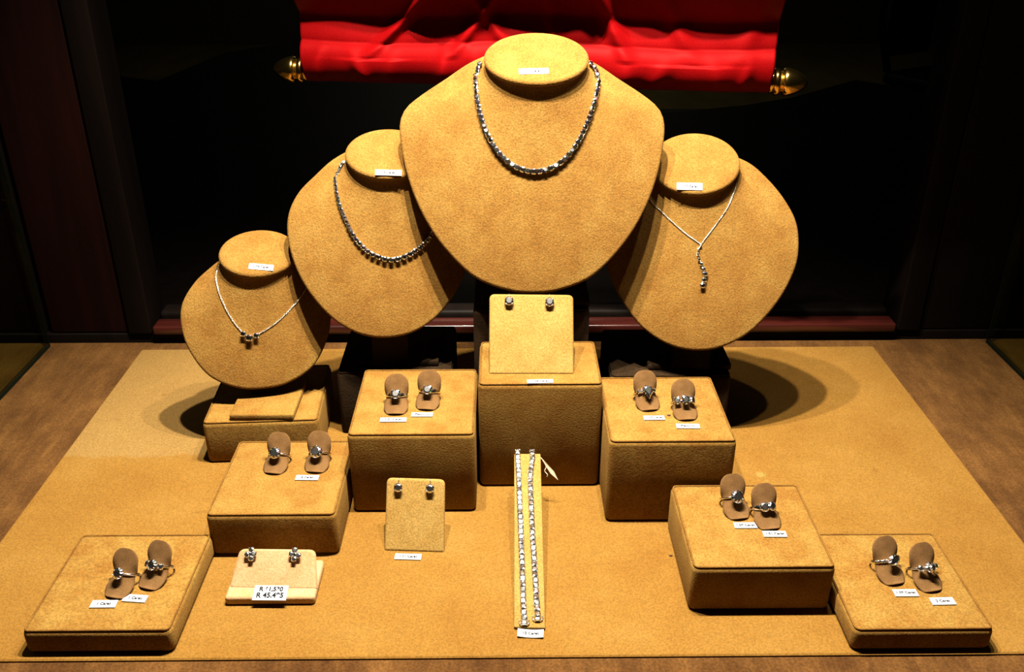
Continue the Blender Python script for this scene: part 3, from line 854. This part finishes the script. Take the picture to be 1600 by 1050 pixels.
# ================= ring clips and rings =================
PROF = [(-18, 3.6), (-15, 2.6), (-11.5, 4.2), (-7.5, 7.4), (-3.6, 11), (0, 15), (3.4, 19.3), (6.6, 23.6), (9.4, 27.6), (11.8, 31), (13.6, 33.6)]
def clip_mesh():
    d = catmull([(a*.001, b*.001) for a, b in PROF], 6)
    n = len(d); bm = bmesh.new(); rows = []
    m = 14
    L = [0]
    for a, b in zip(d, d[1:]): L.append(L[-1]+math.hypot(b[0]-a[0], b[1]-a[1]))
    tot = L[-1]
    for i, (y, z) in enumerate(d):
        t = L[i]/tot
        a, b = d[max(i-1, 0)], d[min(i+1, n-1)]
        ty, tz = b[0]-a[0], b[1]-a[1]; q = math.hypot(ty, tz); ty /= q; tz /= q
        ny, nz = -tz, ty                       # toward the viewer / up
        if nz < 0: ny, nz = tz, -ty
        ny, nz = -abs(tz), ty
        half = .0130 - .0018*math.exp(-((t-.47)/.10)**2)
        s0, s1 = t*tot, (1-t)*tot
        e = .0118
        k0 = math.sqrt(max(1-((e-s0)/e)**2, 0)) if s0 < e else 1
        k1 = math.sqrt(max(1-((e-s1)/e)**2, 0)) if s1 < e else 1
        hw = half*(.16+.84*min(k0, k1))
        sag = .0014+.0040*math.exp(-((t-.47)/.16)**2)
        row = []
        for j in range(m+1):
            u = -1+2*j/m
            dd = -sag*(u*hw/.0105)**2
            row.append(bm.verts.new((u*hw, y+ny*dd, z+nz*dd)))
        rows.append(row)
    for A, B in zip(rows, rows[1:]):
        for j in range(m): bm.faces.new((A[j], A[j+1], B[j+1], B[j]))
    bmesh.ops.recalc_face_normals(bm, faces=bm.faces[:])
    bm.normal_update()
    if bm.faces[len(bm.faces)//2].normal.y > 0:
        bmesh.ops.reverse_faces(bm, faces=bm.faces[:])
    r = bmesh.ops.solidify(bm, geom=bm.faces[:], thickness=.0009)
    return bm
_bm = clip_mesh()
CLIP = bpy.data.meshes.new('ring_clip'); _bm.normal_update(); _bm.to_mesh(CLIP); _bm.free(); CLIP.materials.append(M_CLIP)
for p in CLIP.polygons: p.use_smooth = True
G_DIR = Vector((0, -.76, .65)).normalized(); A_DIR = Vector((0, .65, .76)).normalized()
MID = Vector((0, .0003, .0152))
def band_mesh(rw=.0011, rt=.0009, wide=0.0, top_gap=0.0, R=.0118):
    """shank round the strip; wide = extra width near the top"""
    bm = bmesh.new(); c = MID-G_DIR*(R-.0012); n = 64; seg = 8; rings = []
    for i in range(n):
        a = 2*math.pi*i/n
        d = G_DIR*math.cos(a)+Vector((1, 0, 0))*math.sin(a)
        w = rw+wide*max(0, math.cos(a))**2
        rings.append([bm.verts.new(c+d*(R+rt*math.cos(b))+A_DIR*(w*math.sin(b))) for b in [2*math.pi*k/seg for k in range(seg)]])
    for i in range(n):
        A, B = rings[i], rings[(i+1) % n]
        for k in range(seg): bm.faces.new((A[k], A[(k+1) % seg], B[(k+1) % seg], B[k]))
    bmesh.ops.recalc_face_normals(bm, faces=bm.faces[:])
    return bm
def on_band(phi, h, R=.0118):
    c = MID-G_DIR*(R-.0012)
    a = math.radians(phi); d = G_DIR*math.cos(a)+Vector((1, 0, 0))*math.sin(a)
    return c+d*(R+h), d
RING_SPEC = {
 'A1': dict(st=[(0, .0048, 'round', 1, 1, 0, .0042)], rw=.0010),
 'A2': dict(st=[(0, .0046, 'round', 1, 1, 0, .004), (-30, .0034, 'pear', .9, .8, 90, .0028), (30, .0034, 'pear', .9, .8, -90, .0028)], rw=.0010),
 'B1': dict(st=[(0, .0058, 'round', 1, 1, 0, .0048)], rw=.0010),
 'B2': dict(st=[(0, .0062, 'round', 1, 1, 0, .0050)], rw=.0010),
 'C1': dict(st=[(0, .0052, 'square', 1, 1, 0, .0046)], rw=.0012, wide=.0020),
 'C2': dict(st=[(0, .0052, 'square', 1, 1, 0, .0046)], rw=.0012, wide=.0022),
 'D1': dict(st=[(0, .0056, 'pear', 1, 1, 0, .0048), (-32, .0030, 'square', 1.2, .6, 0, .0016), (32, .0030, 'square', 1.2, .6, 0, .0016)], rw=.0010),
 'D2': dict(st=[(0, .0046, 'square', .85, 1.15, 0, .0040), (-33, .0040, 'square', .8, 1.1, 0, .0030), (33, .0040, 'square', .8, 1.1, 0, .0030)], rw=.0010),
 'E1': dict(st=[(0, .0060, 'round', 1, 1, 0, .0050)], rw=.0010),
 'E2': dict(st=[(-12, .0044, 'round', 1, 1, 0, .0030), (16, .0042, 'round', 1, 1, 0, .0036)], rw=.0018, wide=.0016),
 'F1': dict(st=[(8, .0048, 'marquise', 1, 1.3, 20, .0046)]+[(-60+i*12, .0013, 'round', 1, 1, 0, .0006) for i in range(5)], rw=.0013),
 'F2': dict(st=[(0, .0042, 'round', 1, 1, 0, .0050), (-28, .0032, 'pear', .9, .9, 60, .0046), (28, .0032, 'pear', .9, .9, -60, .0046), (5, .0032, 'pear', .9, .9, 0, .0075)], rw=.0010),
}
CLIP_LAB = {'A1': 'brown flocked ring clip, left of two on the front left block', 'A2': 'brown flocked ring clip, right of two on the front left block',
 'B1': 'left brown ring clip on the block behind the pink earring stand', 'B2': 'right brown ring clip on the block behind the pink earring stand',
 'C1': 'left tan ring clip on the tall block left of centre', 'C2': 'right tan ring clip on the tall block left of centre',
 'D1': 'left tan ring clip on the tall block right of centre', 'D2': 'right tan ring clip on the tall block right of centre',
 'E1': 'left brown ring clip on the low right block', 'E2': 'right brown ring clip on the low right block',
 'F1': 'left brown ring clip on the front right block', 'F2': 'right brown ring clip on the front right block'}
RING_LAB = {'A1': 'thin-band round solitaire ring, left of two on the front left block', 'A2': 'three-stone ring with pointed side stones on the front left block',
 'B1': 'round solitaire ring without a label, behind the pink earring stand', 'B2': 'large round solitaire ring above the only label of its block, behind the pink stand',
 'C1': 'square-stone ring with wide polished band, left on the tall left block', 'C2': 'square-stone ring with wide band above the Platinum label, tall left block',
 'D1': 'pear-shaped diamond ring with baguette shoulders on the tall right block', 'D2': 'three-stone step-cut ring above the Platinum label, tall right block',
 'E1': 'thin-band solitaire ring, left on the low right block', 'E2': 'wide-band two-stone ring, right on the low right block',
 'F1': 'ring with a long stone and small shoulder stones, left on the front right block', 'F2': 'cluster ring of spread pointed stones at the far front right'}
for k, (b, p, yaw) in PL['clips'].items():
    zb = BL[b][4]; rz = math.radians(yaw)
    fx, fy = math.sin(rz)*.018, -math.cos(rz)*.018
    loc = (p[0]-fx, p[1]-fy, zb-.0002)
    o = bpy.data.objects.new('ring_clip', CLIP); COL.objects.link(o); o.location = loc; o.rotation_euler = (0, 0, rz)
    tag(o, CLIP_LAB[k], 'ring clip', 'ring display clips')
    sp = RING_SPEC[k]
    root = empty('diamond_ring', loc, rz)
    new_obj('band', band_mesh(sp['rw'], .0008, sp.get('wide', 0)), M_SILVER, root)
    bmS = bmesh.new()
    for (phi, r, shp, sx, sy, rot, h) in sp['st']:
        c, d = on_band(phi, h)
        d2 = (d+Vector((0, -.05, .30))).normalized() if r > .002 else d
        X0 = Vector((1, 0, 0)); Xa, Ya, Na = basis(d2, X0)
        ra = math.radians(rot); xv = Xa*math.cos(ra)+Ya*math.sin(ra)
        bm = bmesh.new(); stone(bm, (0, 0, 0), d2, r*1.12, xv, shp, 12 if (shp == 'round' and r > .004) else 8, sx, sy, .72)
        big = r > .002
        new_obj('diamond' if phi == 0 or abs(phi) < 20 else 'side_diamond', bm, M_GEM, root, tuple(c), smooth=False)
        rr = r*(1.12 if shp == 'square' else 1)
        if big:
            prongs(bmS, c, d2, rr*.98, xv, 6 if shp == 'round' and r > .0045 else 4, .5, .00042, -.72)
            lathe(bmS, [(r*.30, -r*.95), (r*.55, -r*.62), (r*.62, -r*.62), (r*.36, -r*1.0)], 16, c, d2)
            tube(bmS, [c-d2*r*.7, on_band(phi, -.0002)[0]], .0008, 8)
        else:
            lathe(bmS, [(r*.5, -r), (r*1.1, -r*.3), (r*1.15, 0), (r*.95, -r*.1)], 10, c, d2)
    new_obj('setting', bmS, M_SILVER, root)
    tag(root, RING_LAB[k], 'ring', 'diamond rings on display clips')

# ================= earring stands and earrings =================
def easel_card(name, bl, br, tl, tr, thick, mat, label, rad=.006, base=None):
    """leaning padded card given by its four front corners (world), with a folded rear leg"""
    bl, br, tl, tr = map(Vector, (bl, br, tl, tr))
    org = (bl+br)/2
    root = empty(name, tuple(org))
    n = (br-bl).cross(tl-bl).normalized()
    if n.y > 0: n = -n
    # rounded outline in the plane
    def corner(p, a, b, r):
        a = (a-p).normalized(); b = (b-p).normalized()
        s, e = p+a*r, p+b*r
        return [ (s*(1-t)**2+p*2*t*(1-t)+e*t*t) for t in [i/5 for i in range(6)] ]
    out = corner(bl, tl, br, .0015)+corner(br, bl, tr, .0015)+corner(tr, br, tl, rad)+corner(tl, tr, bl, rad)
    cen = (bl+br+tl+tr)/4
    bm = bmesh.new(); rings = []
    R = thick/2
    def rg(s_in, dn): # inset by s_in metres, offset dn along n
        r_ = []
        for p in out:
            d = (p-cen); L = d.length
            r_.append(bm.verts.new(cen+d*((L-s_in)/L)+n*dn-org))
        return r_
    rings.append(rg(.012, 0)); rings.append(rg(.004, 0))
    for a in range(0, 181, 22):
        t = math.radians(a); rings.append(rg(R*(1-math.sin(t)), -R+R*math.cos(t)))
    rings.append(rg(.004, -thick))
    for A, B in zip(rings, rings[1:]):
        m = len(A)
        for k in range(m): bm.faces.new((A[k], A[(k+1) % m], B[(k+1) % m], B[k]))
    bm.faces.new(rings[0]); bm.faces.new(list(reversed(rings[-1])))
    bmesh.ops.recalc_face_normals(bm, faces=bm.faces[:])
    new_obj('card', bm, mat, root)
    tag(root, label, 'earring stand', 'earring display stands')
    return root, n, org
def leg(root, org, top, foot, w, mat, t=.0025):
    top = Vector(top)-org; foot = Vector(foot)-org
    d = (foot-top).normalized(); s = Vector((1, 0, 0)); nn = d.cross(s).normalized()*t
    bm = bmesh.new()
    p = [foot-s*w/2, foot+s*w/2, foot+s*w/2+nn, foot-s*w/2+nn, top-s*w*.4, top+s*w*.4, top+s*w*.4+nn, top-s*w*.4+nn]
    hexa(bm, p, .0006, 2)
    bmesh.ops.recalc_face_normals(bm, faces=bm.faces[:])
    new_obj('rear_leg', bm, mat, root)
z1 = zt['Z']
S1 = ((-.0162, .868, z1), (.0751, .867, z1), (-.0155, .920, z1+.0712), (.0758, .919, z1+.0702))
r1, n1, o1 = easel_card('earring_stand', *S1, .006, M_CARD, 'larger tan earring card leaning on the centre block')
leg(r1, o1, (.030, .917, z1+.058), (.030, .940, z1+.002), .05, M_CARD)
S2_ = ((-.1221, .7379, .0), (-.0612, .7344, .0), (-.1205, .7795, .0605), (-.0608, .7765, .0600))
r2, n2, o2 = easel_card('earring_stand', *S2_, .006, M_CARD, 'smaller tan earring card standing on the mat in front of the tall left block')
leg(r2, o2, (-.091, .778, .048), (-.091, .796, .001), .035, M_CARD)
S3_ = ((-.2612, .6752, .0095), (-.1775, .6727, .0095), (-.2540, .7000, .0360), (-.1812, .6985, .0355))
r3, n3, o3 = easel_card('earring_stand', *S3_, .007, M_PINK, 'pale pink two-tier earring stand with the rand price label')
bm = bmesh.new(); box(bm, -.0425, .0415, -.0120, .0410, -.0094, .0004, .003, 4); new_obj('base', bm, M_PINK, r3)
leg(r3, o3, (-.215, .702, .030), (-.215, .712, .0105), .05, M_PINK)
def notch(root, org, p, n):
    pass
def earring(loc, n, r, label, kind='stud', group='diamond stud earrings', top=None):
    root = empty('diamond_earring', tuple(loc))
    n = Vector(n); bmS = bmesh.new()
    if kind == 'stud':
        b = bmesh.new(); stone(b, (0, 0, 0), (n+Vector((0, 0, .15))).normalized(), r, None, 'round', 12, depth=.7)
        new_obj('diamond', b, M_GEM, root, (0, 0, 0), smooth=False)
        prongs(bmS, (0, 0, 0), n, r, None, 4, .5, .00055, -.75)
        lathe(bmS, [(r*.3, -r*.9), (r*.6, -r*.5), (r*.78, -r*.28), (r*.7, -r*.28), (r*.25, -r*.75)], 14, (0, 0, 0), n)
    else:
        X, Y, N = basis(n)
        for (u, v, s, sh) in ((0, .9, .62, 'round'), (-.78, -.15, .62, 'round'), (.62, .1, .62, 'round'), (.1, -.85, .62, 'round'), (0, 0, .55, 'round')):
            if kind == 'flip': u = -u
            c = X*(u*r)+Y*(v*r)
            b = bmesh.new(); stone(b, (0, 0, 0), (N+X*random.uniform(-.2,.2)+Y*random.uniform(0,.3)).normalized(), r*s, None, sh, 8, depth=.6)
            new_obj('diamond', b, M_GEMB, root, tuple(c), smooth=False)
            prongs(bmS, c, N, r*s, None, 4, .5, .0004, -.7)
            lathe(bmS, [(r*s*.3, -r*s*.8), (r*s*.75, -r*s*.3), (r*s*.6, -r*s*.3)], 10, c, N)
    tube(bmS, [-n*r*.6, -n*(r*.9+.006)], .0004, 6)
    if top is not None:
        t = Vector(top)-Vector(loc)
        tube(bmS, smooth_path([-n*r*.5, t*.6+n*.0002, t+n*.0003, t-n*.004], 14)[0], .0003, 6)
    new_obj('setting', bmS, M_SILVER, root)
    tag(root, label, 'earring', group)
def on_card(S, u, v):
    bl, br, tl, tr = map(Vector, S); return bl.lerp(br, u).lerp(tl.lerp(tr, u), v)
for S, n, u, v, r, lab in ((S1, n1, .235, .905, .0052, 'left stud earring on the larger tan card'), (S1, n1, .715, .895, .0052, 'right stud earring on the larger tan card'),
                         (S2_, n2, .215, .87, .0046, 'left stud earring on the smaller tan card'), (S2_, n2, .755, .87, .0046, 'right stud earring on the smaller tan card')):
    earring(on_card(S, u, v)+n*.0042, n, r, lab, top=on_card(S, u, 1.0)+n*.0004)
for u, kind, lab in ((.185, 'flower', 'left flower cluster earring on the pale pink stand'), (.745, 'flip', 'right flower cluster earring on the pale pink stand')):
    earring(on_card(S3_, u, .86)+n3*.0038, n3, .0046, lab, kind, 'flower cluster earrings')
price_tag((-.2195, .6665, .0112), .0315, .0155, 'R 61,530', 'white price label reading R 45,495 on the pink earring stand', n=(0, -.30, 1), yaw=-.02, size=.0062, text2='R 45,495')

# ================= bracelet ramp, bracelets, string tag =================
root = empty('bracelet_ramp', (.0235, .629, 0))
O = root.location.copy()
bm = bmesh.new()
hexa(bm, [(-.0155, 0, 0), (.0128, -.0015, 0), (.0150, .1935, .0555), (-.0130, .1935, .0555),
          (-.0155, 0, .0032), (.0128, -.0015, .0032), (.0150, .1945, .0590), (-.0130, .1945, .0590)], .0009, 2)
bmesh.ops.recalc_face_normals(bm, faces=bm.faces[:])
new_obj('ramp_board', bm, M_CARD, root)
bm = bmesh.new()
hexa(bm, [(-.0125, .197, 0), (.0165, .197, 0), (.0165, .200, 0), (-.0125, .200, 0), (-.0125, .1905, .055), (.0150, .1905, .055), (.0150, .1945, .056), (-.0125, .1945, .056)], .0006, 2)
bmesh.ops.recalc_face_normals(bm, faces=bm.faces[:])
new_obj('rear_leg', bm, M_CARD, root)
tag(root, 'narrow tan sloping ramp with two bracelets in front of the centre block', 'bracelet ramp')
RD = Vector((0, .196, .0557)).normalized(); RN = Vector((0, -RD.z, RD.y))
def bracelet(k, label):
    pts = [Vector(p) for p in PL['brace'][k]]
    # lay on the board's face
    b0 = O+Vector((0, 0, .0032))
    pts = [p-RN*((p-b0).dot(RN)) for p in pts]
    top = pts[-1]
    pts += [top+RD*.008-RN*.0005, top+RD*.0125-RN*.005, top+RD*.0135-RN*.014, top+RD*.0125-RN*.026]
    root = empty('diamond_bracelet', tuple(pts[0])); Q = root.location.copy()
    r = .0030; n = int(smooth_path(pts, 10)[1]/(2*r*.95)); P, tot = smooth_path(pts, n)
    bmS = bmesh.new(); line = []
    for i, p in enumerate(P):
        t = (P[min(i+1, n-1)]-P[max(i-1, 0)]).normalized()
        nn = Vector((1, 0, 0)).cross(t).normalized()
        if nn.y > 0 and nn.z < 0: nn = -nn
        c = p+nn*(r*1.0+.0006)-Q; line.append(c-nn*r*.5)
        b = bmesh.new(); stone(b, (0, 0, 0), (nn+Vector((random.uniform(-.3,.3), random.uniform(-.3,.3), 0))).normalized(), r*1.05, t, 'square', 8)
        new_obj('diamond', b, M_GEMB, root, tuple(c), smooth=False)
        prongs(bmS, c, nn, r*1.08, t, 4, .5, .00036, -.8, .25)
        lathe(bmS, [(r*.35, -r*.9), (r*.75, -r*.4), (r*.9, -r*.2), (r*.8, -r*.2), (r*.3, -r*.75)], 8, c, nn, t)
    tube(bmS, line, r*.35, 6)
    new_obj('setting', bmS, M_SILVER, root)
    # box clasp at the lower end
    bmS = bmesh.new(); q = Vector((0, 0, 0))-RD*.0035+RN*.0022
    X = Vector((1, 0, 0))
    M = Matrix.Translation(q) @ Matrix((X, RD, RN)).transposed().to_4x4()
    box(bmS, -.0022, .0022, -.0022, .0022, -.0019, .0016, .0005, 2, M)
    for s in (-1, 1):
        tube(bmS, [q+X*s*.0018-RD*.002, q+X*s*.0042-RD*.0008, q+X*s*.0044+RD*.0022], .0006, 6); ball(bmS, q+X*s*.0044+RD*.0022, .0008)
    new_obj('clasp', bmS, M_SILVER, root)
    tag(root, label, 'bracelet', 'diamond tennis bracelets')
    return P[-3]
bracelet('left', 'left diamond tennis bracelet lying down the sloping ramp')
pt = bracelet('right', 'right diamond tennis bracelet on the ramp, beside the string tag')
root = empty('string_tag', (.0410, .826, .0515)); O2 = root.location.copy()
bm = bmesh.new()
w = smooth_path([(-.006, .002, .002), (-.002, -.002, .0015), (.0, -.004, .0)], 8)[0]
tube(bm, w, .00035, 6); tube(bm, smooth_path([(0, -.004, 0), (.0035, -.006, -.007), (.002, -.007, -.012), (.0052, -.008, -.016), (.0042, -.008, -.019)], 20)[0], .0004, 6)
new_obj('thread', bm, M_THREAD, root)
bm = bmesh.new()
a = Vector((.0, -.004, .0)); b = Vector((.0165, -.012, -.0205)); m1 = a.lerp(b, .62)+Vector((.0016, 0, .0016)); m2 = a.lerp(b, .62)+Vector((-.0018, 0, -.0014))
for dz in (0,):
    vs = [bm.verts.new(v) for v in (a+Vector((.0006, 0, .0006)), m1, b, m2, a-Vector((.0006, 0, .0006)))]
    f = bm.faces.new(vs)
bmesh.ops.solidify(bm, geom=bm.faces[:], thickness=.0005)
new_obj('paper_tag', bm, M_THREAD, root, smooth=False)
tag(root, 'small twisted white string tag hanging off the top right of the bracelet ramp', 'string tag')
# dark flecks of dirt
for (x, y, z, lab) in ((.1735, .8315, zt['D'], 'tiny dark speck between the two rings on the tall right block'), (.1665, .7275, 0, 'tiny dark speck on the mat left of the low right block')):
    bm = bmesh.new(); bmesh.ops.create_icosphere(bm, subdivisions=2, radius=.0012)
    for v in bm.verts: v.co = Vector((v.co.x*1.5*(1+.3*math.sin(v.co.y*3000)), v.co.y, v.co.z*.6))
    tag(new_obj('dirt_speck', bm, M_FLECK, loc=(x, y, z+.0005)), lab, 'speck')

# ================= banner on its brass rod =================
RA = Vector((-.2370, 1.160, .394)); RB = Vector((.3080, 1.088, .394))
ax = (RB-RA).normalized(); fwd = Vector((ax.y, -ax.x, 0)).normalized()   # toward the viewer
root = empty('curtain_rod', tuple((RA+RB)/2)); O = root.location.copy()
bm = bmesh.new(); tube(bm, [RA-O-ax*.004, RB-O+ax*.004], .0125, 24); new_obj('pole', bm, M_BRASS, root)
for end, d in ((RA-O-ax*.002, -ax), (RB-O+ax*.002, ax)):
    pr = [(.0, -.002), (.0125, -.002), (.0125, .002), (.0148, .003), (.0158, .006), (.0148, .0095), (.0128, .0105), (.0120, .0125), (.0145, .0135), (.0160, .0165), (.0152, .022), (.0128, .029), (.0095, .035), (.0058, .0395), (.0025, .0415), (0, .042)]
    bm = bmesh.new(); lathe(bm, catmull(pr, 3), 32, end, d); new_obj('finial', bm, M_BRASS, root)
tag(root, 'brass rod with bullet-shaped finials through the hem of the red banner', 'curtain rod')
root = empty('red_banner', tuple((RA+RB)/2))
L = (RB-RA).length
NS, HZ = 260, .36
prof = []                                    # (forward, up)
R0 = .0250
for a in range(-200, 66, 6):
    t = math.radians(a); prof.append((R0*math.cos(t)*.98, R0*math.sin(t)*1.06+.0140))
f1, z1_ = prof[-1]
for i in range(1, 15):
    t = i/14; s = t*t*(3-2*t)
    prof.append((f1+(.002-f1)*s, z1_+(.030)*t))
top_z = prof[-1][1]
for i in range(1, 70):
    zz = top_z+(HZ-top_z)*i/69; q = zz-top_z
    prof.append((.002+.085*(1-math.exp(-q/.10)), zz))   # the cloth leans out over its hem
hem_end = len(range(-200, 66, 6))+14
# folds: (s at the hem, s at the top, height, width)
FOLDS = [(.145, .40, .013, .016), (.33, .52, .010, .015), (.46, .30, .007, .015), (.56, .50, .006, .016), (.70, .58, .014, .018), (.84, .70, .007, .022), (.93, 1.0, .004, .02)]
RIP = [(.04, .5, .0050, .012), (.12, -.6, .0040, .014), (.20, .4, .0035, .014), (.315, .25, .0065, .013), (.38, -.5, .0035, .015), (.45, .6, .0045, .015), (.70, .0, .0055, .020), (.78, .7, .0035, .02), (.88, -.5, .003, .016), (.95, .3, .003, .012)]
bm = bmesh.new(); rows = []
for i in range(NS+1):
    s = i/NS; col = []
    edge = .008*(1-s*0)
    base = RA.lerp(RB, s)-O
    for j, (f, z) in enumerate(prof):
        d = 0.0
        if z > .022:
            q = (z-.022)/(HZ-.022)
            for (s0, s1, A, w) in FOLDS:
                c = s0+(s1-s0)*min(q*2.6, 1.6)
                d += A*1.0*min(1, q*9+.15)*math.exp(-((s-c)/w)**2)*math.exp(-q*.8)
            d += .0025*math.sin(s*21+q*8)*min(1, q*5)
        hemf = math.exp(-((z-.004)/.022)**2)
        for (s0, k, A, w) in RIP:
            c = s0+k*(z-.02)
            d += A*hemf*math.exp(-((s-c)/w)**2)
        d -= .0030*hemf*(1+math.sin(s*34))*.5
        sag = -.003*math.sin(s*math.pi*3)
        flare = (s-.5)*max(0, z)*.10
        p = base+fwd*(f+d)+Vector((0, 0, z+ (sag if z > .02 else 0)))+ax*flare
        col.append(bm.verts.new(p))
    rows.append(col)
for A, B in zip(rows, rows[1:]):
    for j in range(len(prof)-1): bm.faces.new((A[j], B[j], B[j+1], A[j+1]))
bmesh.ops.recalc_face_normals(bm, faces=bm.faces[:])
bmesh.ops.solidify(bm, geom=bm.faces[:], thickness=.0012)
new_obj('cloth', bm, M_RED, root)
tag(root, 'red satin banner hanging behind the largest bust with a rod in its hem', 'banner')
